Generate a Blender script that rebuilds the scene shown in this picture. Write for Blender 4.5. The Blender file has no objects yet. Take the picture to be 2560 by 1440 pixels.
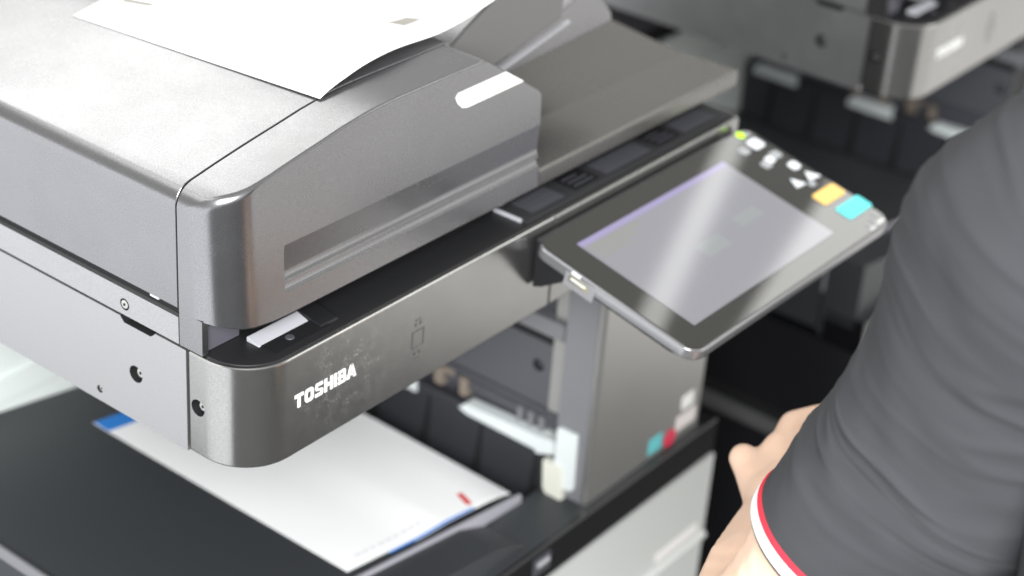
import bpy, bmesh, math, random
from mathutils import Vector, Matrix, noise
random.seed(7)
R = math.radians
S = 0.001                                             # everything below is written in millimetres
sc = bpy.context.scene
COL = sc.collection

# ------------------------------------------------------------------ camera
cam_d = bpy.data.cameras.new("camera")
cam = bpy.data.objects.new("camera", cam_d); COL.objects.link(cam)
right = Vector((0.61916792, -0.78220055, 0.06923436))
down = Vector((-0.3507498, -0.35436892, -0.86683173))
fwd = Vector((0.70257075, 0.51243046, -0.49377056))
m = Matrix.Identity(4)
for i in range(3):
    m[i][0] = right[i]; m[i][1] = -down[i]; m[i][2] = -fwd[i]
m.translation = Vector((-701.488, -712.745, 644.249)) * S
cam.matrix_world = m
cam_d.sensor_width = 36.0; cam_d.lens = 65.317
cam_d.clip_start = 0.02; cam_d.clip_end = 100
cam_d.dof.use_dof = True
cam_d.dof.focus_distance = 1.175
cam_d.dof.aperture_fstop = 4.1
cam_d.dof.aperture_blades = 9
sc.camera = cam

# ------------------------------------------------------------------ light
w = bpy.data.worlds.new("World"); sc.world = w; w.use_nodes = True
bg = w.node_tree.nodes["Background"]
bg.inputs[0].default_value = (1.0, 0.99, 0.965, 1); bg.inputs[1].default_value = 0.65
sc.view_settings.view_transform = 'Standard'; sc.view_settings.look = 'None'
sc.view_settings.exposure = 0.0; sc.view_settings.gamma = 1.0

def area(name, loc, target, sx, sy, radiance, col):
    ld = bpy.data.lights.new(name, 'AREA'); ld.shape = 'RECTANGLE'
    ld.size = sx; ld.size_y = sy; ld.energy = radiance * math.pi * sx * sy; ld.color = col
    o = bpy.data.objects.new(name, ld); COL.objects.link(o)
    o.location = loc
    d = (Vector(target) - Vector(loc)).normalized()
    o.rotation_euler = d.to_track_quat('-Z', 'Y').to_euler()
    return o
# low softbox added for left-face reflections, daylight from behind the camera, ceiling fittings
area("low_softbox", (-1.05, 1.10, -0.50), (0, 1.0, -0.3), 2.7, 1.08, 1.95, (0.95, 0.97, 1.0))
area("window_light", (-2.5, -2.3, 1.9), (0.1, 0.1, -0.2), 2.4, 1.8, 27.0, (0.97, 0.99, 1.0))
area("front_softbox", (1.40, -0.85, -0.44), (0.15, 0.05, -0.36), 1.9, 0.98, 1.1, (1.0, 0.98, 0.95))  # unseen lamp added right of the frame to brighten front faces by reflection
def ceiling(name, x, y, sx, sy, radiance, turn):
    o = area(name, (x, y, 2.0), (x, y, 0.0), sx, sy, radiance, (1.0, 1.0, 0.97))
    o.rotation_euler = (0, 0, R(turn))
ceiling("ceiling_light", 0.75, 2.35, 2.7, 1.5, 3.8, 0)
ceiling("ceiling_light", -1.45, 1.5, 1.3, 2.0, 2.2, 0)
ceiling("ceiling_light", 3.27, 0.20, 1.3, 0.5, 3.6, 15)
ceiling("ceiling_light", 2.7, -1.9, 1.6, 1.2, 3.2, 0)
ceiling("tube_light", 3.03, 0.64, 1.3, 0.065, 3.0, 21.5)

# ------------------------------------------------------------------ materials
MATS = {}
def mat(name, col, rough=0.5, metal=0.0, spec=0.5, bump=0.0, bscale=900.0, emit=None, estr=0.0, var=0.0, sss=0.0, coat=0.0):
    if name in MATS: return MATS[name]
    mt = bpy.data.materials.new(name); mt.use_nodes = True
    nt = mt.node_tree; p = nt.nodes["Principled BSDF"]
    p.inputs["Base Color"].default_value = (*col, 1)
    p.inputs["Roughness"].default_value = rough
    p.inputs["Metallic"].default_value = metal
    p.inputs["Specular IOR Level"].default_value = spec
    p.inputs["Coat Weight"].default_value = coat
    if sss:
        p.inputs["Subsurface Weight"].default_value = sss
        p.inputs["Subsurface Radius"].default_value = (0.012, 0.005, 0.003)
        p.inputs["Subsurface Scale"].default_value = 0.6
    if emit:
        p.inputs["Emission Color"].default_value = (*emit, 1)
        p.inputs["Emission Strength"].default_value = estr
    tc = nt.nodes.new("ShaderNodeTexCoord")
    if bump:
        n = nt.nodes.new("ShaderNodeTexNoise"); n.inputs["Scale"].default_value = bscale; n.inputs["Detail"].default_value = 2
        b = nt.nodes.new("ShaderNodeBump"); b.inputs["Strength"].default_value = bump; b.inputs["Distance"].default_value = 0.0004
        nt.links.new(tc.outputs["Object"], n.inputs["Vector"]); nt.links.new(n.outputs["Fac"], b.inputs["Height"])
        nt.links.new(b.outputs["Normal"], p.inputs["Normal"])
    if var:
        n2 = nt.nodes.new("ShaderNodeTexNoise"); n2.inputs["Scale"].default_value = 14; n2.inputs["Detail"].default_value = 8
        n2.inputs["Roughness"].default_value = 0.7
        r = nt.nodes.new("ShaderNodeMapRange"); r.inputs["From Min"].default_value = 0.3; r.inputs["From Max"].default_value = 0.7
        r.inputs["To Min"].default_value = max(0.02, rough - var); r.inputs["To Max"].default_value = rough + var
        nt.links.new(tc.outputs["Object"], n2.inputs["Vector"]); nt.links.new(n2.outputs["Fac"], r.inputs["Value"])
        nt.links.new(r.outputs["Result"], p.inputs["Roughness"])
    if metal > 0.7 and bump:
        nf = nt.nodes.new("ShaderNodeTexNoise"); nf.inputs["Scale"].default_value = 1250; nf.inputs["Detail"].default_value = 1
        rf = nt.nodes.new("ShaderNodeMapRange"); rf.inputs["From Min"].default_value = 0.3; rf.inputs["From Max"].default_value = 0.7
        rf.inputs["To Min"].default_value = 0.90; rf.inputs["To Max"].default_value = 1.10
        vm = nt.nodes.new("ShaderNodeVectorMath"); vm.operation = 'SCALE'; vm.inputs[0].default_value = col
        nt.links.new(tc.outputs["Object"], nf.inputs["Vector"]); nt.links.new(nf.outputs["Fac"], rf.inputs["Value"])
        nt.links.new(rf.outputs["Result"], vm.inputs["Scale"]); nt.links.new(vm.outputs[0], p.inputs["Base Color"])
        b.inputs["Distance"].default_value = 0.0005
    MATS[name] = mt
    return mt

GREY = mat("grey_metallic_plastic", (0.265, 0.264, 0.272), 0.26, 0.94, bump=0.07, bscale=1700, var=0.04)
SIDE = mat("side_metallic_plastic", (0.46, 0.46, 0.465), 0.40, 0.92, bump=0.06, bscale=1500, var=0.04)
TRAY = mat("tray_metallic_plastic", (0.205, 0.199, 0.187), 0.26, 0.85, bump=0.06, bscale=1500, var=0.03)
BLACK = mat("black_plastic", (0.012, 0.012, 0.014), 0.38, bump=0.05, bscale=1200)
DECK = mat("black_deck_plastic", (0.014, 0.014, 0.015), 0.45, bump=0.12, bscale=1800)
TRAYBLACK = mat("black_tray_plastic", (0.034, 0.037, 0.041), 0.5, bump=0.15, bscale=1500)
GLOSS = mat("glossy_black", (0.008, 0.008, 0.009), 0.10)
GAP = mat("dark_gap", (0.004, 0.004, 0.005), 0.8)
GLASS = mat("panel_glass", (0.014, 0.014, 0.011), 0.04, spec=1.0)
SILVER = mat("silver_plastic", (0.62, 0.62, 0.66), 0.35, 0.3)
DARKGREY = mat("dark_grey_plastic", (0.06, 0.06, 0.07), 0.45, bump=0.08)
MIDGREY = mat("mid_grey_plastic", (0.17, 0.17, 0.18), 0.45, bump=0.08)
COLUMN = mat("column_plastic", (0.44, 0.435, 0.42), 0.30, 0.85, bump=0.05, bscale=1500, var=0.015)
PALE = mat("pale_plastic", (0.66, 0.70, 0.68), 0.45)
DRAWER = mat("pale_drawer_plastic", (0.55, 0.56, 0.545), 0.40, bump=0.04)
WHITE = mat("white_plastic", (0.66, 0.70, 0.70), 0.4)
NOTCHLIT = mat("lit_notch_white", (0.92, 0.92, 0.89), 0.45)  # ceiling light caught by the finger notch, put into the colour
INK = mat("white_ink", (0.85, 0.85, 0.83), 0.5)
PAPER = mat("paper", (0.95, 0.95, 0.945), 0.75, spec=0.2)
PAPER2 = mat("paper_under", (0.86, 0.86, 0.86), 0.8, spec=0.2)
PRINTGREY = mat("grey_print", (0.30, 0.29, 0.26), 0.7)
BLUE = mat("blue_print", (0.02, 0.22, 0.68), 0.6)
REDP = mat("red_print", (0.70, 0.05, 0.05), 0.6)
FAINT = mat("faint_print", (0.66, 0.67, 0.72), 0.7)
SCREW = mat("screw_steel", (0.55, 0.54, 0.52), 0.3, 0.9)
BRASS = mat("tan_plastic", (0.22, 0.18, 0.145), 0.5)
SKIN = mat("skin", (0.80, 0.565, 0.425), 0.5, spec=0.3, sss=0.25, bump=0.15, bscale=350)
SHIRT = mat("charcoal_shirt", (0.060, 0.061, 0.066), 0.92, spec=0.15, bump=0.35, bscale=1400)
STRIPEW = mat("white_knit", (0.85, 0.85, 0.85), 0.9, spec=0.1)
STRIPER = mat("red_knit", (0.72, 0.045, 0.07), 0.9, spec=0.1)
STRIPEB = mat("black_knit", (0.015, 0.015, 0.018), 0.9, spec=0.1)
YELLOW = mat("yellow_key", (0.85, 0.52, 0.13), 0.4, emit=(1.0, 0.66, 0.22), estr=0.45)
CYAN = mat("cyan_key", (0.10, 0.62, 0.62), 0.4, emit=(0.15, 0.85, 0.85), estr=0.45)
KEY = mat("lit_white_key", (0.7, 0.72, 0.75), 0.4, emit=(0.9, 0.95, 1.0), estr=0.35)
KEYDIM = mat("dim_white_key", (0.35, 0.36, 0.37), 0.4, emit=(0.9, 0.95, 1.0), estr=0.10)
LED = mat("green_lamp", (0.3, 0.6, 0.02), 0.4, emit=(0.60, 1.0, 0.02), estr=1.1)
STCYAN = mat("cyan_label", (0.12, 0.52, 0.55), 0.5)
STRED = mat("red_label", (0.65, 0.02, 0.07), 0.5)
STWHITE = mat("white_label", (0.85, 0.85, 0.83), 0.5)
SCREEN = mat("lit_screen", (0.02, 0.02, 0.02), 0.07, spec=0.9, emit=(0.90, 0.90, 1.0), estr=0.33)
SCREENV = mat("violet_screen_bar", (0.02, 0.02, 0.02), 0.07, spec=0.9, emit=(0.66, 0.58, 1.0), estr=0.55)
SCREENB = mat("pale_screen_icon", (0.02, 0.02, 0.02), 0.07, spec=0.9, emit=(0.92, 0.97, 1.0), estr=0.35)
SCREENL = mat("screen_list_line", (0.02, 0.02, 0.02), 0.07, spec=0.9, emit=(0.95, 0.95, 0.85), estr=0.32)

# worn front cover: pale specks rubbed round the lettering
FRONT = mat("front_metallic_plastic", (0.34, 0.338, 0.33), 0.22, 0.94, bump=0.07, bscale=1500, var=0.04)
def add_wear(mt, centre, radius, scale, lo, hi, amount):
    nt = mt.node_tree; p = nt.nodes["Principled BSDF"]
    tc = nt.nodes.new("ShaderNodeTexCoord")
    n = nt.nodes.new("ShaderNodeTexNoise"); n.inputs["Scale"].default_value = scale; n.inputs["Detail"].default_value = 3
    r = nt.nodes.new("ShaderNodeMapRange"); r.inputs["From Min"].default_value = lo; r.inputs["From Max"].default_value = hi
    v = nt.nodes.new("ShaderNodeVectorMath"); v.operation = 'SUBTRACT'; v.inputs[1].default_value = centre
    v2 = nt.nodes.new("ShaderNodeVectorMath"); v2.operation = 'DIVIDE'; v2.inputs[1].default_value = radius
    v3 = nt.nodes.new("ShaderNodeVectorMath"); v3.operation = 'LENGTH'
    f = nt.nodes.new("ShaderNodeMapRange"); f.inputs["From Min"].default_value = 1.0; f.inputs["From Max"].default_value = 0.3
    mu = nt.nodes.new("ShaderNodeMath"); mu.operation = 'MULTIPLY'
    mu2 = nt.nodes.new("ShaderNodeMath"); mu2.operation = 'MULTIPLY'; mu2.inputs[1].default_value = amount
    mx = nt.nodes.new("ShaderNodeMix"); mx.data_type = 'RGBA'
    
    if p.inputs["Base Color"].is_linked: nt.links.new(p.inputs["Base Color"].links[0].from_socket, mx.inputs["A"])
    else: mx.inputs["A"].default_value = p.inputs["Base Color"].default_value
    mx.inputs["B"].default_value = (0.75, 0.75, 0.73, 1)
    L = nt.links.new
    ns = nt.nodes.new("ShaderNodeTexNoise"); ns.inputs["Scale"].default_value = 110; ns.inputs["Detail"].default_value = 4
    rs = nt.nodes.new("ShaderNodeMapRange"); rs.inputs["From Min"].default_value = 0.45; rs.inputs["From Max"].default_value = 0.60
    mk = nt.nodes.new("ShaderNodeMath"); mk.operation = 'MULTIPLY'
    L(tc.outputs["Object"], ns.inputs["Vector"]); L(ns.outputs["Fac"], rs.inputs["Value"])
    L(tc.outputs["Object"], n.inputs["Vector"]); L(n.outputs["Fac"], r.inputs["Value"])
    L(r.outputs["Result"], mk.inputs[0]); L(rs.outputs["Result"], mk.inputs[1])
    L(tc.outputs["Object"], v.inputs[0]); L(v.outputs[0], v2.inputs[0]); L(v2.outputs[0], v3.inputs[0])
    L(v3.outputs["Value"], f.inputs["Value"]); L(mk.outputs[0], mu.inputs[0]); L(f.outputs["Result"], mu.inputs[1])
    L(mu.outputs[0], mu2.inputs[0]); L(mu2.outputs[0], mx.inputs["Factor"]); L(mx.outputs["Result"], p.inputs["Base Color"])
    ml = nt.nodes.new("ShaderNodeMath"); ml.operation = 'MULTIPLY_ADD'; ml.inputs[1].default_value = -0.6; ml.inputs[2].default_value = 0.94
    L(mu2.outputs[0], ml.inputs[0]); L(ml.outputs[0], p.inputs["Metallic"])

# ------------------------------------------------------------------ mesh helpers
def harden(me, ang):
    """area-weighted corner normals, so that broad flat faces stay flat right up to their bevels"""
    if len(me.polygons) > 4000: return
    me.polygons.foreach_set("use_smooth", [True]*len(me.polygons))
    ca = math.cos(R(ang)); byv = [[] for _ in me.vertices]
    pn = [p.normal.copy() for p in me.polygons]; pa = [p.area for p in me.polygons]
    for p in me.polygons:
        for v in p.vertices: byv[v].append(p.index)
    out = [None]*len(me.loops)
    for p in me.polygons:
        n0 = pn[p.index]
        for li in p.loop_indices:
            acc = Vector((0, 0, 0))
            for q in byv[me.loops[li].vertex_index]:
                if pn[q].dot(n0) > ca: acc += pn[q]*pa[q]
            out[li] = acc.normalized() if acc.length > 1e-14 else n0
    me.normals_split_custom_set(out)
ROOT = Vector((0, 0, 0))                              # millimetres; meshes are stored relative to their thing's base
def finish(name, bm, mt, parent=None, smooth=True, ang=32, mats=None):
    bmesh.ops.recalc_face_normals(bm, faces=bm.faces[:])
    for v in bm.verts: v.co = (v.co - ROOT) * S
    me = bpy.data.meshes.new(name); bm.to_mesh(me); bm.free()
    for q in (mats or [mt]): me.materials.append(q)
    if smooth and len(me.polygons) > 4000:
        for p in me.polygons: p.use_smooth = True
    elif smooth: harden(me, ang)
    o = bpy.data.objects.new(name, me); COL.objects.link(o)
    if parent: o.parent = parent
    else: o.location = ROOT * S
    return o
def bev(bm, width, seg=2, ang=30):
    if width <= 0: return
    es = [e for e in bm.edges if len(e.link_faces) == 2 and e.calc_face_angle(0) > R(ang)]
    bmesh.ops.bevel(bm, geom=es, offset=width, segments=seg, affect='EDGES', profile=0.5, clamp_overlap=True)
def add_box(bm, x0, x1, y0, y1, z0, z1):
    vs = [bm.verts.new(p) for p in ((x0,y0,z0),(x1,y0,z0),(x1,y1,z0),(x0,y1,z0),(x0,y0,z1),(x1,y0,z1),(x1,y1,z1),(x0,y1,z1))]
    for f in ((0,3,2,1),(4,5,6,7),(0,1,5,4),(1,2,6,5),(2,3,7,6),(3,0,4,7)): bm.faces.new([vs[i] for i in f])
    return vs
def box(name, mt, parent, x0, x1, y0, y1, z0, z1, b=1.0, seg=2, xf=None):
    bm = bmesh.new(); add_box(bm, x0, x1, y0, y1, z0, z1); bev(bm, b, seg)
    if xf: bmesh.ops.transform(bm, matrix=xf, verts=bm.verts[:])
    return finish(name, bm, mt, parent)
def add_prism(bm, pts, axis, a, b):
    def P(u, v, t): return {'x': (t, u, v), 'y': (u, t, v), 'z': (u, v, t)}[axis]
    A = [bm.verts.new(P(u, v, a)) for u, v in pts]; B = [bm.verts.new(P(u, v, b)) for u, v in pts]
    bm.faces.new(A); bm.faces.new(B[::-1])
    n = len(pts)
    for i in range(n): bm.faces.new((A[i], A[(i+1) % n], B[(i+1) % n], B[i]))
def prism(name, mt, parent, pts, axis, a, b, bw=0.0, seg=2, ang=30, xf=None):
    bm = bmesh.new(); add_prism(bm, pts, axis, a, b); bmesh.ops.recalc_face_normals(bm, faces=bm.faces[:]); bev(bm, bw, seg, ang)
    if xf: bmesh.ops.transform(bm, matrix=xf, verts=bm.verts[:])
    return finish(name, bm, mt, parent)
def arc(cx, cy, r, a0, a1, n=10, ry=None):
    ry = r if ry is None else ry
    return [(cx + r*math.cos(R(a0+(a1-a0)*i/n)), cy + ry*math.sin(R(a0+(a1-a0)*i/n))) for i in range(n+1)]
def rrect(x0, x1, y0, y1, r, n=5):
    return arc(x1-r, y1-r, r, 0, 90, n) + arc(x0+r, y1-r, r, 90, 180, n) + arc(x0+r, y0+r, r, 180, 270, n) + arc(x1-r, y0+r, r, 270, 360, n)
def add_cyl(bm, c, axis, r, h, n=20, r2=None):
    r2 = r if r2 is None else r2
    ring = [[], []]
    for k, (t, rr) in enumerate(((0, r), (h, r2))):
        for i in range(n):
            a = 2*math.pi*i/n; u, v = rr*math.cos(a), rr*math.sin(a)
            p = {'x': (c[0]+t, c[1]+u, c[2]+v), 'y': (c[0]+u, c[1]+t, c[2]+v), 'z': (c[0]+u, c[1]+v, c[2]+t)}[axis]
            ring[k].append(bm.verts.new(p))
    bm.faces.new(ring[0]); bm.faces.new(ring[1][::-1])
    for i in range(n): bm.faces.new((ring[0][i], ring[0][(i+1) % n], ring[1][(i+1) % n], ring[1][i]))
def cyl(name, mt, parent, c, axis, r, h, n=20, r2=None, b=0.0):
    bm = bmesh.new(); add_cyl(bm, c, axis, r, h, n, r2); bmesh.ops.recalc_face_normals(bm, faces=bm.faces[:]); bev(bm, b, 2, 40)
    return finish(name, bm, mt, parent)
def bake(o, mods):
    """apply modifiers through the depsgraph and keep the result as plain mesh data"""
    for kind, kw in mods:
        md = o.modifiers.new(kind, kind)
        for k, v in kw.items(): setattr(md, k, v)
    bpy.context.view_layer.update()
    dg = bpy.context.evaluated_depsgraph_get()
    me = bpy.data.meshes.new_from_object(o.evaluated_get(dg), preserve_all_data_layers=True, depsgraph=dg)
    old = o.data; o.modifiers.clear(); me.name = old.name; o.data = me; bpy.data.meshes.remove(old)
    return o
def cut(o, cutters):
    for c in cutters:
        c.parent = o.parent
        if not o.parent: c.location = o.location
        bake(o, [('BOOLEAN', dict(operation='DIFFERENCE', object=c, solver='EXACT', material_mode='TRANSFER'))])
    for c in cutters:
        me = c.data; bpy.data.objects.remove(c); bpy.data.meshes.remove(me)
    harden(o.data, 26)
    return o
def loft(name, mt, parent, rings, close=True, cap=False, ang=60):
    bm = bmesh.new(); V = [[bm.verts.new(p) for p in r] for r in rings]
    n = len(rings[0])
    for i in range(len(V)-1):
        for j in range(n if close else n-1):
            bm.faces.new((V[i][j], V[i][(j+1) % n], V[i+1][(j+1) % n], V[i+1][j]))
    if cap: bm.faces.new(V[0][::-1]); bm.faces.new(V[-1])
    return finish(name, bm, mt, parent, ang=ang)
def empty(name, loc_mm):
    global ROOT
    ROOT = Vector(loc_mm)
    o = bpy.data.objects.new(name, None); COL.objects.link(o); o.location = ROOT * S; o.empty_display_size = 0.05
    return o
def tag(o, label=None, cat=None, group=None, kind=None):
    for k, v in (('label', label), ('category', cat), ('group', group), ('kind', kind)):
        if v: o[k] = v
    return o
def interp(tab, x):
    if x <= tab[0][0]: return tab[0][1]
    for (a, b), (c, d) in zip(tab, tab[1:]):
        if x <= c: return b + (d-b)*(x-a)/(c-a)
    return tab[-1][1]

# ------------------------------------------------------------------ setting
bm = bmesh.new(); add_box(bm, -6000, 7000, -6000, 7000, -1070, -1050)
FLOORM = mat("grey_carpet_floor", (0.045, 0.045, 0.045), 0.9, bump=0.05, bscale=60, var=0.08)
tag(finish("floor", bm, FLOORM), kind='structure')

# ------------------------------------------------------------------ the copier
cop = empty("copier", (300, 220, -1050))
tag(cop, "grey copier in the foreground with paper lying on its feeder and its touchscreen lit", "copier", "office copiers")
add_wear(FRONT, tuple((Vector((95, 0, -34)) - ROOT) * S), (0.062, 0.03, 0.050), 800, 0.51, 0.64, 0.55)

# --- scanner unit (the box with the lettering)
scan = box("scanner_unit", BLACK, cop, 16, 586, 16, 478, -76, -1.0, 1.0)
def front_outline(x0, x1, left_round, right_round, yb):
    pts = [(x0, yb)]
    if left_round: pts += arc(38, 38, 38, 180, 270, 14)
    else: pts += [(x0, 0)]
    if right_round: pts += arc(582, 8, 8, 270, 360, 5)
    else: pts += [(x1, 0)]
    pts += [(x1, yb)]
    return pts
fc = prism("front_cover", FRONT, scan, front_outline(0, 324.6, True, False, 54.4), 'z', -78, 0, 1.8, 3)
bmh = bmesh.new(); add_cyl(bmh, (-3, 45.4, -40.4), 'x', 6.2, 9, 28); h1 = finish("cutter", bmh, GAP, scan)
cut(fc, [h1])
prism("front_cover", FRONT, scan, front_outline(325.4, 590, False, True, 54.4), 'z', -78, 0, 1.8, 3)
def screw(parent, c, r, axis='x'):
    s = cyl("screw", SCREW, parent, c, axis, r, 2.2, 18, r*0.86, 0.5)
    cx = (c[0]-0.35, c[1], c[2]) if axis == 'x' else c
    cyl("screw_socket", GAP, s, cx, axis, r*0.32, 0.5, 8)
    return s
screw(scan, (3.0, 44.0, -40.2), 3.4)
sd = box("side_cover", SIDE, scan, 0, 40, 56, 480, -79.5, -0.6, 0.7)
def cutter_cyl(c, r, h, parent):
    b = bmesh.new(); add_cyl(b, c, 'x', r, h, 28); return finish("cutter", b, GAP, parent)
bmn = bmesh.new(); add_prism(bmn, [(85.5, 2), (85.5, -1.2), (89.5, -4.6), (115.5, -4.6), (119.5, -0.4), (119.5, 2)], 'x', -3, 9); nb = finish("cutter", bmn, GAP, scan)
cut(sd, [cutter_cyl((-3, 105.4, -41), 6.4, 8, scan), cutter_cyl((-3, 143.4, -70.0), 2.9, 5, scan), nb])
screw(scan, (2.6, 103.8, -40.6), 3.6)
screw(scan, (0.9, 142.9, -69.8), 2.3)
# black glass deck inside the rim
deck = [(3.6, 80)] + arc(38, 38, 34.4, 180, 270, 14) + arc(582, 8, 4.4, 270, 360, 5) + [(586.4, 80)]
dk = prism("deck", DECK, scan, deck, 'z', -3, 0.5, 0.25, 1)
# lid latch on the deck: bright sloped bar, dark end block and the well before it
box("latch_well", BLACK, scan, 36, 88, 10, 26, 0.3, 1.1, 0.4)
prism("latch_bar", SILVER, scan, [(23.6, 0.6), (24.4, 1.4), (34.0, 4.2), (35, 4.2), (35, 0.6)], 'x', 34, 81, 0.5, 2)
prism("latch_block", BLACK, scan, [(12, 0.6), (14, 1.9), (34.4, 5.0), (38, 5.0), (38, 0.6)], 'x', 81.4, 98, 0.8, 2)
cyl("latch_screw", DARKGREY, scan, (57, 18, 0.9), 'z', 3.4, 0.9, 18, 3.0, 0.3)
# label strip at the right of the deck
ls = box("label_strip", MAT_LS := mat("strip_plastic", (0.030, 0.030, 0.032), 0.42, bump=0.2, bscale=700), scan, 298, 582, 7, 46, 0.4, 3.0, 0.5)
box("strip_edge", SILVER, scan, 296.2, 297.9, 12, 38.5, 0.5, 3.2, 0.4)
for i, (a, b, c, d, mt) in enumerate(((312, 352, 13, 34, DARKGREY), (366, 398, 12, 36, BLACK), (408, 470, 13, 33, DARKGREY), (480, 512, 12, 36, BLACK), (520, 566, 13, 34, DARKGREY))):
    box("embossed_pad", mt, ls, a, b, c, d, 2.6, 3.5, 0.3)
    for k in range(3):
        box("embossed_line", DARKGREY, ls, a+4, b-4-6*(k == 2), c+4+6*k, c+6+6*k, 3.3, 3.8, 0.15)
# lettering on the front: squared bold capitals
def strokes(bm, polys, ox, oz, sx, sz, y0=-0.35, y1=0.6):
    for pl in polys:
        pts = [(ox + u*sx, oz + v*sz) for u, v in pl]
        add_prism(bm, pts, 'y', y0, y1)
def ringpoly(bm, outer, inner, ox, oz, sx, sz, y0=-0.35, y1=0.6):
    n = len(outer)
    def P(p, y): return bm.verts.new((ox+p[0]*sx, y, oz+p[1]*sz))
    o0 = [P(p, y0) for p in outer]; i0 = [P(p, y0) for p in inner]; o1 = [P(p, y1) for p in outer]; i1 = [P(p, y1) for p in inner]
    for k in range(n):
        j = (k+1) % n
        bm.faces.new((o0[k], o0[j], i0[j], i0[k])); bm.faces.new((o1[k], i1[k], i1[j], o1[j]))
        bm.faces.new((o0[k], o1[k], o1[j], o0[j])); bm.faces.new((i0[k], i0[j], i1[j], i1[k]))
T = 0.27; W = 0.24
def glyph(bm, ch, ox, oz, wd, h):
    sx, sz = wd, h
    if ch == 'T': strokes(bm, [[(0, 1-W), (1, 1-W), (1, 1), (0, 1)], [(.5-T*.6, 0), (.5+T*.6, 0), (.5+T*.6, 1-W), (.5-T*.6, 1-W)]], ox, oz, sx, sz)
    if ch == 'I': strokes(bm, [[(0, 0), (1, 0), (1, 1), (0, 1)]], ox, oz, sx, sz)
    if ch == 'H': strokes(bm, [[(0, 0), (.3, 0), (.3, 1), (0, 1)], [(.7, 0), (1, 0), (1, 1), (.7, 1)], [(.3, .5-W/2), (.7, .5-W/2), (.7, .5+W/2), (.3, .5+W/2)]], ox, oz, sx, sz)
    if ch == 'O': ringpoly(bm, rrect(0, 1, 0, 1, .3, 4), rrect(.3, .7, W, 1-W, .12, 4), ox, oz, sx, sz)
    if ch == 'A': strokes(bm, [[(0, 0), (.28, 0), (.58, 1), (.38, 1)], [(.72, 0), (1, 0), (.64, 1), (.42, 1)], [(.27, .18), (.75, .18), (.70, .38), (.31, .38)]], ox, oz, sx, sz)
    if ch == 'S':
        strokes(bm, [[(.12, 1), (.95, 1), (.95, 1-W), (.3, 1-W), (.1, .94)], [(.02, .62), (.1, .94), (.32, .80), (.30, .60)],
                     [(.08, .58), (.30, .60), (.92, .50), (.98, .40), (.70, .38), (.10, .48)],
                     [(.70, .40), (.99, .40), (.99, .12), (.70, .20)], [(.03, 0), (.86, 0), (.99, .12), (.72, W), (.03, W)]], ox, oz, sx, sz)
    if ch == 'B':
        ringpoly(bm, rrect(0, .94, .44, 1, .16, 4), rrect(.3, .66, .60, 1-.19, .06, 4), ox, oz, sx, sz)
        ringpoly(bm, rrect(0, 1, 0, .56, .18, 4), rrect(.3, .70, .19, .40, .06, 4), ox, oz, sx, sz, -0.36)
        strokes(bm, [[(0, 0), (.3, 0), (.3, 1), (0, 1)]], ox, oz, sx, sz, -0.37)
bmt = bmesh.new(); x = 43.6
for ch, wd in (('T', 8.2), ('O', 8.4), ('S', 7.8), ('H', 8.2), ('I', 2.5), ('B', 7.8), ('A', 9.4)):
    glyph(bmt, ch, x, -41.2, wd, 10.6); x += wd + (1.35 if ch not in 'B' else 0.7)
finish("lettering", bmt, INK, fc, smooth=False)
# little moulded frame further along the front
bmi = bmesh.new()
ringpoly(bmi, [(0, 0), (1, 0), (1, 1), (0, 1)], [(.1, .08), (.9, .08), (.9, .92), (.1, .92)], 161.5, -47, 13, 14.5, -0.35, 0.5)
for (a, b, c, d) in ((164, 166, -29, -26), (169, 171, -29, -26), (164.5, 170.5, -24.6, -23.4), (164, 166, -53, -50), (169, 171, -53, -50), (164.5, 170.5, -56, -54.8)):
    add_box(bmi, a, b, -0.35, 0.5, c, d)
finish("moulded_mark", bmi, mat("mark_plastic", (0.20, 0.20, 0.20), 0.35, 0.8), fc)

# --- scanner lid: plate with the exit tray at its right end
lid = box("scanner_lid", BLACK, cop, 6, 300, 44, 476, 2.2, 31, 1.0)
tp = [(18, 19.2), (18, 30.6)] + arc(20.4, 30.6, 2.4, 180, 90, 4)[1:] + [(76, 31.6), (78, 30.6), (150, 38.5), (476, 50), (476, 19.2)]
et = prism("exit_tray", TRAY, lid, tp, 'x', 323.6, 604, 0.6, 2)
box("tray_inner", BLACK, lid, 262, 323.4, 64, 476, 19.2, 30, 0.5)
st = box("side_strip", SIDE, lid, 0.3, 6, 62.8, 480, 1.2, 21.4, 0.6)
cut(st, [cutter_cyl((-3, 114.5, 9.6), 4.4, 4.6, lid)])
screw(lid, (0.0, 114.5, 9.6), 3.3)
box("strip_clip", SILVER, lid, 1.0, 3.2, 82, 90, 26.2, 28.0, 0.3)
# --- document feeder
adf = box("document_feeder", GAP, cop, 4, 258, 50, 478, 21.6, 104, 0.5)
TOP = [(0, 103), (0.7, 106), (2, 109), (4.5, 112.4), (8, 115), (13, 116.6), (20, 118), (34, 121), (55, 125), (73, 128.2), (91, 131.2), (110, 134.6), (130, 137.3), (146, 138.7), (165, 139.4), (190, 139.6), (255, 139.6)]
ARC = 30.0
def fy(x):
    if x >= ARC: return 18.0
    return 18 + ARC - math.sqrt(max(0, ARC**2 - (ARC-x)**2))
def z0(x): return 18.2 + 8.5*max(0.0, 1 - x/52)**1.6
def ztop(x):
    if x <= 255: return interp(TOP, x)
    return interp([(255, 139.6), (258, 138.6), (320, 98.5), (323, 95)], x)
xs = [0, 0.12, 0.5, 1.1, 2, 3.2, 4.8, 7, 9.6, 12.6, 16, 20, 24, 27, 30, 36, 44, 55, 64, 73, 82, 91, 100, 110, 120, 130, 146, 165, 190, 220, 250, 255, 258, 280, 300, 318, 321.5, 323]
bm = bmesh.new(); secs = []
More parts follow.
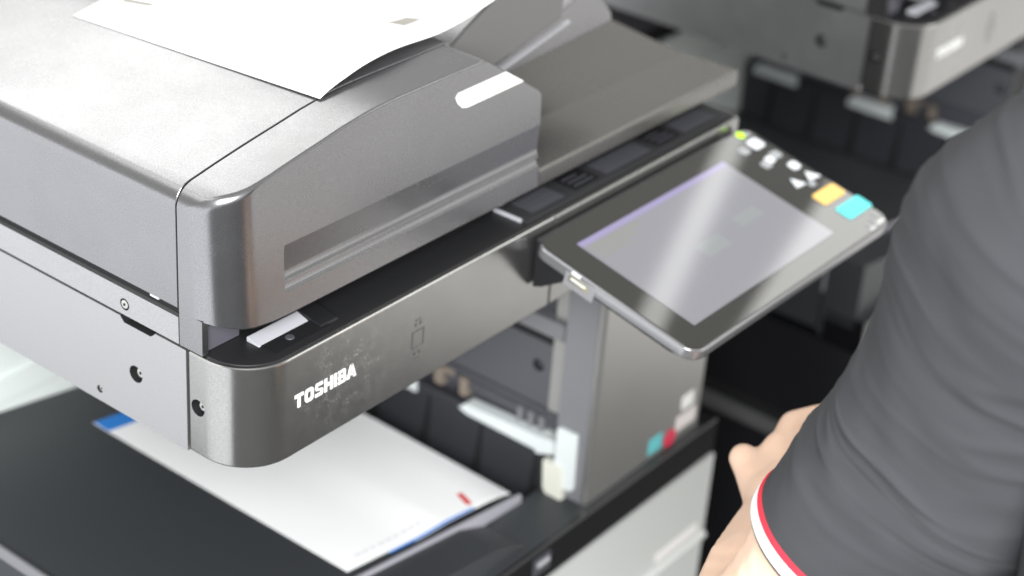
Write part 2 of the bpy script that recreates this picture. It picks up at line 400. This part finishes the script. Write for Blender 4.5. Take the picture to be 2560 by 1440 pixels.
for x in xs:
    zt, yf, zb = ztop(x), fy(x), z0(x)
    lean = lambda z: 6.0*max(0.0, (z-18)/122.0)
    r = 2.0 + 5.0*max(0, 1-x/40)
    pts = [(61.6, zb), (yf+0.8, zb), (yf+lean(zb+1.4), zb+1.4)]
    for k in (0.3, 0.6, 0.85): pts.append((yf+lean(zb+(zt-r-zb)*k), zb+(zt-r-zb)*k))
    yt = yf + lean(zt-r)
    for a in range(6):
        t = R(a*18); pts.append((yt + r*(1-math.cos(t)), zt - r + r*math.sin(t)))
    pts += [(61.0, zt), (61.6, zt-0.6)]
    secs.append([bm.verts.new((x, p[0], p[1])) for p in pts])
n = len(secs[0])
for A, B in zip(secs, secs[1:]):
    for j in range(n): bm.faces.new((A[j], A[(j+1) % n], B[(j+1) % n], B[j]))
bm.faces.new(secs[0]); bm.faces.new(secs[-1][::-1])
fcv = finish("feeder_front_cover", bm, GREY, adf, ang=25)
cutp = [(5, 70.2), (20.57, 70.2), (22.0, 51), (21.8, 48), (21.0, 45.4), (19.7, 43.7), (21.6, 42.6), (21.6, 39.6), (20.8, 37.4), (19.0, 36.0), (5, 36.0)]
bmc = bmesh.new(); add_prism(bmc, cutp, 'x', 53, 340)
bmesh.ops.recalc_face_normals(bmc, faces=bmc.faces[:])
es = [e for e in bmc.edges if all(abs(v.co.x-53) < 1e-4 for v in e.verts) and abs(e.verts[0].co.z-e.verts[1].co.z) > 10 and max(v.co.y for v in e.verts) > 20.4]
bmesh.ops.bevel(bmc, geom=es, offset=0.8, segments=2, affect='EDGES', profile=0.5)
cut(fcv, [finish("cutter", bmc, GREY, adf)])
box("side_tip", GREY, fcv, 0.05, 5.2, 40.5, 61.5, 1.4, 27, 0.5, 1)
box("tip_inner_wall", mat("violet_grey_plastic", (0.10, 0.095, 0.115), 0.5), fcv, 5.4, 36, 43.8, 60, 0.9, 19.4, 0.4)
box("gap_pad", BLACK, lid, 36.4, 596, 47, 60, 0.9, 18.9, 0.4)
# finger notch as a flat plate, its white standing for caught ceiling light
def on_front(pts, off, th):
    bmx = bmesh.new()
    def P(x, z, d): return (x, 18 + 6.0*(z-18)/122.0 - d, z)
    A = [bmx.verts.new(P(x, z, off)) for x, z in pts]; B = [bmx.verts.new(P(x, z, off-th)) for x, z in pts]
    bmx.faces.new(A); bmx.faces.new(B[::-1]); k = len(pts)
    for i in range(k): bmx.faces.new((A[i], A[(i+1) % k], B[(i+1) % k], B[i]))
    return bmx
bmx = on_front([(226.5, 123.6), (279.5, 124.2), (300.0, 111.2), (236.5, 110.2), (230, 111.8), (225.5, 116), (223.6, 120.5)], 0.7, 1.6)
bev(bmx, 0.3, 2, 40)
finish("lit_notch_plate", bmx, NOTCHLIT, fcv)
# top cover behind the seam
prof = [(0, 28.4), (0, 100)] + TOP[:-1] + [(256, 139.6), (261, 139.2), (263, 137.6), (263, 105), (250, 70), (250, 28.4)]
prism("feeder_top_cover", GREY, adf, prof, 'y', 62.8, 480, 0.35, 1, 40)
# --- inclined input tray over the exit tray, with its side guide
def slope_z(x, z_at_347): return z_at_347 + 0.205*(x-347)
itp = [(255, 64), (347, 74+6), (360, 81), (496, 88), (494, 96), (478, 112), (452, 124), (420, 114), (347, 93), (255, 74)]
it = prism("input_tray", GREY, cop, itp, 'y', 81, 460, 1.2, 3)
gp = [(255, 70), (255, 113), (291.5, 126), (302, 132.5), (325, 144), (340, 152), (352, 158), (416, 156), (420, 150), (421, 112), (341.5, 95.5)]
prism("side_guide", mat("guide_plastic", (0.15, 0.147, 0.145), 0.42, 0.3, bump=0.06), it, gp, 'y', 78, 83, 1.3, 2)
box("guide_rail", mat("rail_plastic", (0.36, 0.36, 0.38), 0.4, 0.3), it, 0, 92, 73, 76.5, -1.2, 1.2, 0.8, 2, Matrix.Translation((335, 0, 90)) @ Matrix.Rotation(R(-11.5), 4, 'Y'))

# --- tilted control panel
pm = Matrix(((1, 0, 0, 294), (0, -0.9756, 0.219, -3), (0, -0.219, -0.9756, -9), (0, 0, 0, 1)))
# panel frame: u along +x, v towards the operator, w into the panel
def pp(name, mt, parent, pts, w0, w1, b=0.0, seg=2):
    bmq = bmesh.new(); add_prism(bmq, pts, 'z', w0, w1); bmesh.ops.recalc_face_normals(bmq, faces=bmq.faces[:]); bev(bmq, b, seg, 40)
    bmesh.ops.transform(bmq, matrix=pm, verts=bmq.verts[:])
    return finish(name, bmq, mt, parent)
pan = pp("control_panel", mat("panel_shell", (0.32, 0.32, 0.33), 0.22, 0.65), cop, rrect(0, 297, 0, 154, 14, 7), 0.3, 11, 2.2, 3)
pp("panel_glass", GLASS, pan, rrect(1.6, 295.4, 1.6, 152.4, 12.6, 7), -0.5, 0.9, 0.4)
pp("panel_underside", BLACK, pan, rrect(6, 291, 8, 140, 10, 5), 9, 17, 2)
scr = pp("screen", SCREEN, pan, rrect(27, 231, 21, 133.5, 0.8, 2), -0.7, 0.2)
pp("title_bar", SCREENV, scr, [(27.3, 21.2), (230.6, 21.2), (230.6, 26.6), (27.3, 26.6)], -0.78, -0.5)
for i, (a, b) in enumerate(((30, 34), (36.5, 39.5), (42, 44))):
    pp("list_line", SCREENL, scr, [(32, a), (95-12*i, a), (95-12*i, b), (32, b)], -0.76, -0.5)
pp("screen_icon", SCREENB, scr, [(108, 77), (140, 77), (140, 92), (108, 92)], -0.76, -0.5)
pp("screen_icon", SCREENB, scr, [(168, 72), (200, 72), (200, 84), (168, 84)], -0.76, -0.5)
cl = lambda name, mt, u, v, r: pp(name, mt, pan, arc(u, v, r, 0, 345, 15), -1.2, 0.3, 0.2, 1)
cl("power_lamp", LED, 280.0, 6.2, 4.2)
cl("small_lamp", KEYDIM, 288.0, 8.6, 2.8)
def key(mt, u, v, wu, wv, r=2.0, name="button"):
    return pp(name, mt, pan, rrect(u-wu/2, u+wu/2, v-wv/2, v+wv/2, r, 3), -1.4, 0.2, 0.4, 2)
key(KEY, 281.5, 21.5, 15, 12.5, 3)
key(KEYDIM, 262, 22.5, 11, 9, 3)
key(KEYDIM, 283, 41, 13, 9, 2); key(KEY, 272, 42.5, 9, 8, 2); key(KEYDIM, 263, 45, 10, 9, 2)
key(KEY, 285, 59.5, 11, 10, 3)
pp("button", KEY, pan, [(278, 80), (286, 70), (294, 82)][::-1], -1.4, 0.2, 0.4)
pp("button", KEY, pan, [(258, 80), (264, 69), (271, 81)][::-1], -1.4, 0.2, 0.4)
key(KEYDIM, 276, 84, 8, 6, 2)
yk = key(YELLOW, 276, 101, 34, 15, 2.6); ck = key(CYAN, 279.5, 124, 37, 16.5, 2.6)
for u, v, r in ((287, 140, 2.4), (278, 143, 2.0), (268, 146, 2.0)):
    cl("status_lamp", KEYDIM, u, v, r)
key(STWHITE, 283, 148.5, 12, 3.6, 1.5, "white_mark"); key(STWHITE, 268, 150.0, 9, 2.4, 1.0, "white_mark")
# bracket that carries the panel, and the socket in its left edge
prism("panel_bracket", BLACK, cop, [(-2, -8), (-2, -50), (-10, -47), (-28, -36), (-40, -32), (-40, -24)], 'x', 298, 560, 1.5)
usb = pp("usb_port", mat("brass_metal", (0.60, 0.54, 0.36), 0.3, 0.9), pan, [(-1.2, 38), (1, 38), (1, 56), (-1.2, 56)], 5.2, 10.6, 0.3)
pp("usb_tongue", WHITE, usb, [(-1.7, 40), (-0.6, 40), (-0.6, 54), (-1.7, 54)], 6.4, 8.0, 0.2)
pp("usb_surround", mat("surround_plastic", (0.22, 0.22, 0.23), 0.45), pan, [(-0.5, 34), (2, 34), (2, 62), (-0.5, 62)], 4.2, 16, 0.4)
pp("usb_symbol", INK, pan, [(-0.9, 39), (0.4, 39), (0.4, 47), (-0.9, 47)], 1.4, 3.4, 0.2)

# --- column under the panel
colm = prism("front_column", COLUMN, cop, [(410, 37), (410, 5), (412, 1.5), (416, 0), (586, 0), (590, 2.5), (591, 6), (591, 60), (425, 60), (425, 37)], 'z', -317.5, -79, 0.6, 2)
box("column_side", MIDGREY, colm, 409.2, 410.4, 6, 37.5, -317.4, -80, 0.3)
def sticker(name, mt, x0, x1, z0_, z1_, r=1.0):
    return prism(name, mt, colm, rrect(x0, x1, z0_, z1_, r, 3), 'y', -0.4, 0.3)
sticker("cyan_sticker", STCYAN, 504, 525, -311, -294)
prism("red_sticker", STRED, colm, arc(539, -308, 9.5, 0, 345, 15), 'y', -0.45, 0.3)
sticker("white_sticker", STWHITE, 553, 573, -285, -270, 2)
sticker("white_sticker", mat("pinkish_label", (0.72, 0.66, 0.64), 0.5), 547, 580, -306, -290, 2)

# --- lower body, tray cavity
body = box("lower_body", BLACK, cop, 2, 606, 2, 556, -1040, -360, 3)
band = prism("front_band", GLOSS, cop, [(-8, -318.6), (-6.5, -317), (40, -317), (40, -355), (-8, -355)], 'x', -20, 612, 0.8, 2)
lt = box("band_latch", DARKGREY, band, 326, 348, -10.5, -7, -341, -324, 1.2)
box("band_latch_lever", SILVER, lt, 329, 345, -11.8, -10, -332, -328, 0.6)
d1 = box("drawer", DRAWER, cop, 0, 611, -10, 60, -452, -356.5, 1.5)
prism("drawer_handle_lip", DRAWER, d1, [(-11, -446), (-15, -449), (-15, -452.6), (-11, -454), (-4, -454), (-4, -446)], 'x', 300, 610, 0.8)
prism("drawer_label", mat("pale_label", (0.84, 0.80, 0.79), 0.5), d1, rrect(525, 596, -440, -430, 1.5), 'y', -10.5, -9)
d2 = box("drawer", DRAWER, cop, 0, 611, -10, 60, -560, -455.5, 1.5)
d3 = box("drawer", DRAWER, cop, 0, 611, -10, 60, -800, -563, 1.5)
box("plinth", DARKGREY, cop, -10, 606, -2, 556, -1050, -803, 1.5)
box("side_panel", BLACK, cop, -20, -1, -9, 556, -1044, -356.5, 2)
box("side_ledge", mat("ledge_plastic", (0.11, 0.11, 0.11), 0.45), cop, -24, -20.4, -6, 480, -494, -476, 1.2)
box("side_slot", GAP, cop, -21.5, -19.8, -6, 480, -475.6, -462, 0.2)
# output tray: sloping up to the left, dropping towards the exit wall
tz = lambda x: -318 + 0.15*(420-x)
tp2 = [(-20, tz(-20)+1.5), (-14, tz(-14)+1.5), (-12, tz(-12)), (285, tz(285)), (305, tz(305)-4), (400, -348), (414, -352), (414, -362), (-20, -345)]
ot = prism("output_tray", TRAYBLACK, cop, tp2, 'y', 48, 418, 0.6, 2)
prism("tray_rim", mat("rim_plastic", (0.46, 0.45, 0.50), 0.35, 0.3), ot, [(-20, tz(-20)+2.4), (376, tz(376)+2.4), (376, tz(376)-6), (290, -312), (-20, -300)], 'y', 44.4, 48.4, 0.9)
prism("tray_left_rim", MIDGREY, ot, [(-21, tz(-20)-8), (-21, tz(-20)+2.6), (-17.5, tz(-17)+2.6), (-17.5, tz(-17)-8)], 'y', 46, 418, 0.6)
box("shelf", TRAYBLACK, cop, -18, 588, -4, 46, -352, -316.6, 1.2)
prism("shelf_slope", TRAYBLACK, cop, [(-20, tz(-20)-1), (290, tz(290)-1), (330, -316.2), (330, -330), (-20, -330)], 'y', 4, 46, 0.8)
bmk = bmesh.new(); ringpoly(bmk, rrect(0, 1, 0, 1, .3, 3), rrect(.2, .8, .2, .8, .2, 3), 0, 0, 12, 8, -0.3, 0.3)
bmesh.ops.transform(bmk, matrix=Matrix.Translation((188, 22, tz(194)-0.8)) @ Matrix.Rotation(R(90), 4, 'X') , verts=bmk.verts[:])
finish("moulded_arrow", bmk, MIDGREY, ot)
# rear housing behind the tray (pale, ledged)
rh = box("rear_housing", PALE, cop, -16, 600, 420, 556, -352, -196, 5, 3)
box("housing_ledge", PALE, rh, -16, 404, 416, 424, -262, -240, 3)
box("housing_slot", GAP, rh, -14, 598, 424, 552, -195.5, -180, 1)
box("housing_top", DARKGREY, rh, -14, 598, 428, 552, -179.5, -80, 2)
# exit wall with ribs, engine cover and guides on the right of the cavity
ew = prism("exit_wall", mat("exit_wall_plastic", (0.034, 0.035, 0.040), 0.42, bump=0.1), cop, [(415, -362), (415, -282), (417, -280), (426, -280), (430, -362)], 'y', 36, 417, 0.8)
for y in (60, 123, 185, 247, 309, 371):
    prism("rib", GAP, ew, [(415.2, -286), (415.2, -360), (405, -360)], 'y', y-1.8, y+1.8, 0.3)
wg = prism("paper_guide", WHITE, cop, [(150, -284), (143, -277), (60, -273), (41, -270), (38, -283), (60, -291), (62, -288), (140, -287)], 'x', 413, 427, 0.8)
prism("guide_tab", WHITE, wg, [(34, -248), (32, -246.5), (14.5, -246.5), (13, -249), (12, -303), (15, -306), (30, -306), (34, -300)], 'x', 404, 409, 1.0)
prism("guide_foot", mat("ivory_plastic", (0.66, 0.66, 0.58), 0.45), wg, [(44, -284), (42, -312), (35, -324), (26, -328), (21, -318), (24, -284)], 'x', 401, 408.8, 1.0)
for ya, yb in ((200, 263), (338, 404)):
    prism("paper_guide", WHITE, cop, [(yb, -283), (yb-6, -277), (ya+6, -277), (ya, -283), (ya, -291), (yb, -291)], 'x', 413, 427, 0.8)
box("dark_reflection_panel", BLACK, cop, 600.5, 605, 62, 556, -352, -81, 1.0)  # unseen black panel added to darken the second copier's side by reflection
eng = box("engine_cover", DARKGREY, cop, 432, 600, 38, 417, -352, -82, 2)
ep = box("engine_panel", MAT_EP := mat("engine_panel_plastic", (0.075, 0.076, 0.085), 0.45, bump=0.08), eng, 426, 433, 46, 330, -250, -186, 1.5)
cut(ep, [cutter_cyl((420, 74.4, -211), 6.0, 20, eng)])
box("panel_fold", DARKGREY, eng, 424, 433, 46, 330, -256.5, -250.4, 1.0)
box("engine_slot", GAP, eng, 427, 432.5, 46, 330, -185.6, -176, 0.4)
box("upper_rail", MIDGREY, eng, 420, 432, 46, 96, -174, -158, 1.5)
box("upper_rail_end", mat("pink_plastic", (0.55, 0.42, 0.38), 0.5), eng, 419, 432, 96, 128, -172, -164, 1.0)
bk = box("exit_roller_bar", DARKGREY, eng, 424, 434, 46, 330, -268, -258, 1.0)
for y in (60, 72, 84):
    box("bar_tooth", MIDGREY, bk, 420, 424.4, y, y+5, -272, -258, 0.5)
for y, wd in ((148, 8), (176, 10), (215, 10), (255, 10)):
    box("roller_clip", BRASS, eng, 421, 430, y, y+wd, -276, -258, 0.8)
box("clip_rail", BRASS, eng, 423, 430, 165, 290, -262, -256.8, 0.8)

# ------------------------------------------------------------------ second copier: same machine one place further along the row
def dup_tree(o, parent=None):
    c = o.copy(); COL.objects.link(c); c.parent = parent
    for ch in list(o.children): dup_tree(ch, c)
    return c
c2 = dup_tree(cop); c2.location = ((300+890)*S, (220-16)*S, -1.05)
c2['label'] = "second grey copier at upper right, blurred, standing behind the person's arm"

# ------------------------------------------------------------------ sheets
def sheet(name, mt, org, ux, uy, lx, ly, zf, nx=40, ny=24, th=0.25):
    """a sheet from a corner along two plan directions; zf(s, t) gives its height"""
    global ROOT
    ROOT = Vector((org[0], org[1], zf(0, 0)))
    bmq = bmesh.new(); g = []
    for k in range(2):
        g.append([[bmq.verts.new((org[0]+ux[0]*lx*i/nx+uy[0]*ly*j/ny, org[1]+ux[1]*lx*i/nx+uy[1]*ly*j/ny, zf(lx*i/nx, ly*j/ny) - k*th)) for j in range(ny+1)] for i in range(nx+1)])
    for i in range(nx):
        for j in range(ny):
            bmq.faces.new((g[0][i][j], g[0][i+1][j], g[0][i+1][j+1], g[0][i][j+1]))
            bmq.faces.new((g[1][i][j], g[1][i][j+1], g[1][i+1][j+1], g[1][i+1][j]))
    for i in range(nx):
        bmq.faces.new((g[0][i][0], g[1][i][0], g[1][i+1][0], g[0][i+1][0])); bmq.faces.new((g[0][i][ny], g[0][i+1][ny], g[1][i+1][ny], g[1][i][ny]))
    for j in range(ny):
        bmq.faces.new((g[0][0][j], g[0][0][j+1], g[1][0][j+1], g[1][0][j])); bmq.faces.new((g[0][nx][j], g[1][nx][j], g[1][nx][j+1], g[0][nx][j+1]))
    return finish(name, bmq, mt, None, ang=60)
def patch(name, mt, parent, org, ux, uy, quad, zf, lift=0.3, n=12):
    """flat print on a sheet: a quad given in the sheet's own s,t, laid on its surface"""
    bmq = bmesh.new(); V = []
    for i in range(n+1):
        row = []
        for j in range(n+1):
            a, b = i/n, j/n
            s = (1-a)*(1-b)*quad[0][0]+a*(1-b)*quad[1][0]+a*b*quad[2][0]+(1-a)*b*quad[3][0]
            t = (1-a)*(1-b)*quad[0][1]+a*(1-b)*quad[1][1]+a*b*quad[2][1]+(1-a)*b*quad[3][1]
            row.append(bmq.verts.new((org[0]+ux[0]*s+uy[0]*t, org[1]+ux[1]*s+uy[1]*t, zf(s, t)+lift)))
        V.append(row)
    for i in range(n):
        for j in range(n): bmq.faces.new((V[i][j], V[i+1][j], V[i+1][j+1], V[i][j+1]))
    bmesh.ops.recalc_face_normals(bmq, faces=bmq.faces[:])
    return finish(name, bmq, mt, parent)
# sheet on the feeder, curling where it leaves the cover
EDGE = [(0, 138.2), (10, 142.0), (21, 143.6), (42, 147.2), (64, 148.8), (87, 148.4), (111, 146.2), (128, 144.6), (140, 144.4), (160, 145.2), (175, 146.6), (206, 150.5), (250, 159), (300, 172)]
def z_top(s, t):
    x = 125.6 + s - 0.08*t
    k = math.exp(-t/70.0)
    base = (interp(TOP, x) + 0.35) if x < 250 else 140.6 + 0.20*max(0, x-262)
    free = base + 2.2*math.sin(s/60.0)**2*math.exp(-t/200)
    edge = sum(interp(EDGE, s+d) for d in (-9, -4.5, 0, 4.5, 9))/5
    if s < 10: edge = min(edge, interp(EDGE, s))
    return max(k*edge + (1-k)*free, base if x < 262 else 0)
a = R(4.7); UX = (math.cos(a), math.sin(a)); UY = (-math.sin(a), math.cos(a))
O1 = (125.6, 59.2)
p1 = sheet("paper_sheet", PAPER, O1, UX, UY, 297, 226, z_top, 60, 40, 0.12)
tag(p1, "white sheet lying across the top of the document feeder, curling at its front edge", "paper")
patch("grey_print", PRINTGREY, p1, O1, UX, UY, [(126.5, 41), (144.5, 36.5), (148.5, 25), (129.5, 27.5)], z_top)
patch("grey_print", PRINTGREY, p1, O1, UX, UY, [(40, 231), (47, 225), (52, 200), (44, 205)], z_top) if False else None
patch("grey_print", PRINTGREY, p1, O1, UX, UY, [(34, 212), (40, 212), (46, 188), (40, 190)], z_top)

# printed sheets in the output tray
def z_out(s, t):
    x = 165.8 + s*0.989
    z = tz(x) + 0.8
    k = max(0.0, min(1.0, (s-70)/90.0)); k = k*k*(3-2*k)
    q = max(0.0, 1 - t/150.0)
    z += 5.0*k*(0.35+0.65*q)
    z += -0.9*math.sin(min(1, max(0, (s-120)/90))*math.pi)*q*2.5
    z -= 6.0*max(0, (s-170)/40.0)**2*q
    return z
O2 = (165.8, 57.4); UA = (0.989, 0.0); UB = (0.0, 1.0)
def z_under(s, t): return z_out(s, t) - 1.1
u2 = sheet("printed_page", PAPER2, (167, 55.0), UA, UB, 209, 299, z_under, 40, 30)
tag(u2, "lower page in the output tray, its blue edge peeking out under the top page", "paper", "pages in the output tray")
patch("blue_border", BLUE, u2, (167, 55.0), UA, UB, [(48, 0.3), (158, 0.3), (158, 4.5), (48, 4.5)], z_under, 0.25)
p2 = sheet("printed_page", PAPER, O2, UA, UB, 210, 300, z_out, 50, 36)
tag(p2, "top white page in the output tray with blue corner and red mark", "paper", "pages in the output tray")
patch("blue_border", BLUE, p2, O2, UA, UB, [(0.6, 280), (209, 280), (209, 299.5), (0.6, 299.5)], z_out)
patch("red_mark", REDP, p2, O2, UA, UB, [(157, 5), (163, 3.5), (170, 21), (164, 22.5)], z_out)
for i in range(9):
    s0 = 22 + i*9.5
    patch("small_print", FAINT, p2, O2, UA, UB, [(s0, 11), (s0+7.5-(i % 3), 11), (s0+7.5-(i % 3), 13), (s0, 13)], z_out, 0.3, 3)

# ------------------------------------------------------------------ the person's arm
ROOT = Vector((167, -520, -300))
def ball_chain(bm, pts):
    """tapered limb through (x, y, z, r) points: many overlapping rings"""
    for p, q in zip(pts, pts[1:]):
        a, b = Vector(p[:3]), Vector(q[:3]); L = (b-a).length; n = max(2, int(L/(min(p[3], q[3])*0.35)))
        for i in range(n+1):
            t = i/n; c = a.lerp(b, t); r = p[3] + (q[3]-p[3])*t
            bmesh.ops.create_icosphere(bm, subdivisions=2, radius=r, matrix=Matrix.Translation(c))
bm = bmesh.new()
ball_chain(bm, [(160, -405, 110, 50), (146, -368, 20, 47), (136, -345, -30, 45), (112, -312, -128, 40), (108, -306, -140, 38), (124, -300, -146, 39), (165, -285, -138, 40), (201, -273, -127, 37), (240, -257, -126, 29), (268, -246, -125, 23)])
ball_chain(bm, [(118, -322, -85, 41), (150, -312, -112, 39), (185, -288, -125, 36)])
ball_chain(bm, [(268, -246, -125, 23), (285, -236, -121, 21), (300, -233, -119, 19)])
for q in ([(322, -219, -107.5, 12.5)], [(326, -228, -112, 13)], [(325, -238, -117, 12.5)], [(321, -245, -121, 11.5)]):
    ball_chain(bm, [(286, -238, -121, 18), (304, -232, -118, 15), q[0]])
ball_chain(bm, [(322, -219, -107.5, 11.8), (335, -213.5, -103.5, 10.2), (347.6, -212.5, -101.5, 12.0), (371, -222, -98.5, 9.0), (385, -236, -100, 7.6)])
ball_chain(bm, [(326, -228, -112, 12), (355, -225, -109.5, 10.6), (376, -236, -106, 9.0), (383, -249, -110, 7.6)])
ball_chain(bm, [(325, -238, -117, 11.5), (353.8, -237, -114, 10), (371, -249, -112, 8.6), (374, -262, -116, 7.4)])
ball_chain(bm, [(321, -245, -121, 10.6), (346, -247, -119.6, 8.6), (360, -257, -118.5, 7.4), (360, -268, -122, 6.6)])
ball_chain(bm, [(280, -236, -123, 19), (291, -224, -123, 17), (300, -208, -119, 13), (303.5, -198.5, -114.5, 11.4)])
ball_chain(bm, [(298, -224, -119, 15), (311, -213, -114.5, 11.5), (323, -215, -106, 11.5)])
per = finish("person", bm, SKIN, None)
bake(per, [('REMESH', dict(mode='VOXEL', voxel_size=0.0022, use_smooth_shade=True)), ('SMOOTH', dict(factor=0.6, iterations=9))])
for p in per.data.polygons: p.use_smooth = True
tag(per, "person in a charcoal polo shirt reaching towards the copier with a bare forearm and hand", "person")
# thumb nail
# shirt: sleeve rings along the upper arm, flowing into the torso
SL = [(139.2, -352.0, -22.4, 57.5), (145.7, -367.2, 3.5, 63.0), (154.4, -389.9, 35.5, 71.5), (157.9, -399.1, 54.0, 73.7), (159.6, -403.7, 66.1, 75.6),
      (163.1, -414.1, 97.8, 78.8), (165.5, -422.9, 132.4, 82.2), (166.0, -426.5, 159.8, 88.4), (167.4, -434.9, 184.4, 90.8), (169.1, -446.6, 210.8, 90.6),
      (171.5, -467.2, 246.4, 82.7), (173.0, -487.5, 277.5, 69.6)]
AX = (Vector(SL[8][:3]) - Vector(SL[0][:3])).normalized()
U = AX.cross(Vector((0.70, 0.51, -0.49))).normalized(); Vv = AX.cross(U).normalized()
def sl_at(t):
    i = min(int(t), len(SL)-2); f = t-i
    p = [SL[i][k] + (SL[i+1][k]-SL[i][k])*f for k in range(4)]
    return Vector(p[:3]), p[3]
NS, NT = 190, 128
def fold(t, th):
    """thin irregular creases that wrap the sleeve obliquely, fading out at the hem"""
    k = min(1.0, max(0.0, (t-0.15)/1.5))
    cx, sx = math.cos(th), math.sin(th)
    tt = t + 0.55*math.cos(th-0.7) + 0.35*noise.noise(Vector((cx*1.3, sx*1.3, t*0.6)))
    rid = 0.0
    for fr, am, off in ((1.2, 1.9, 0.0), (2.6, 0.5, 7.0)):
        nz = noise.noise(Vector((cx*0.55+off, sx*0.55, tt*fr)))
        rid += am*(1.0-min(1.0, abs(nz)*3.2))**1.5*(0.45+0.55*noise.noise(Vector((cx*1.2+2*off, sx*1.2, t*0.9)))+0.3)
    f = k*rid
    f += 6.0*k*noise.noise(Vector((cx*1.0+5, sx*1.0, t*0.55)))
    f += 1.3*k*noise.noise(Vector((cx*3.0, sx*3.0+4, t*1.7)))
    return f
def sleeve_ring(t, extra=0.0, shift=0.0):
    c, r = sl_at(max(0, t)); c = c + AX*shift
    out = []
    for j in range(NT):
        th = 2*math.pi*j/NT
        rr = r + fold(t, th) + extra
        out.append(c + (U*math.cos(th) + Vv*math.sin(th))*rr)
    return out
rings = [sleeve_ring(0, -3.5, 10), sleeve_ring(0, -3.0, 0.2)] + [sleeve_ring((len(SL)-1)*i/NS) for i in range(NS+1)]
bm = bmesh.new()
Vr = [[bm.verts.new(p) for p in r] for r in rings]
for i in range(len(Vr)-1):
    for j in range(NT): bm.faces.new((Vr[i][j], Vr[i][(j+1) % NT], Vr[i+1][(j+1) % NT], Vr[i+1][j]))
bm.faces.new(Vr[-1])
# torso of the same garment, beside the frame
tor = []
for zc, cx, cy, rx, ry in ((-330, 120, -640, 125, 165), (-200, 125, -640, 120, 162), (-60, 135, -640, 118, 165), (60, 145, -640, 122, 180), (150, 155, -640, 120, 195), (210, 165, -640, 105, 190), (250, 170, -640, 80, 150), (275, 172, -640, 60, 75)):
    tor.append([bm.verts.new((cx+rx*math.cos(2*math.pi*j/48), cy+ry*math.sin(2*math.pi*j/48), zc)) for j in range(48)])
for i in range(len(tor)-1):
    for j in range(48): bm.faces.new((tor[i][j], tor[i][(j+1) % 48], tor[i+1][(j+1) % 48], tor[i+1][j]))
bm.faces.new(tor[-1])
sh = finish("polo_shirt", bm, SHIRT, per, ang=75)
def band_ring(name, mt, d0, d1, e0, e1):
    rg = []
    for d, e in ((d0, e0-2.0), (d0, e0), ((d0+d1)/2, (e0+e1)/2+0.3), (d1, e1), (d1, e1-2.0)):
        t = max(0.0, d)/30.8
        rg.append(sleeve_ring(t, e, min(0.0, d)))
    return loft(name, mt, sh, rg, ang=60)
band_ring("cuff_edge", STRIPEB, -2.4, 0.4, -1.5, -0.2)
band_ring("white_cuff_stripe", STRIPEW, 0.5, 9.0, 0.35, 0.7)
band_ring("red_cuff_stripe", STRIPER, 9.1, 13.6, 0.8, 0.5)
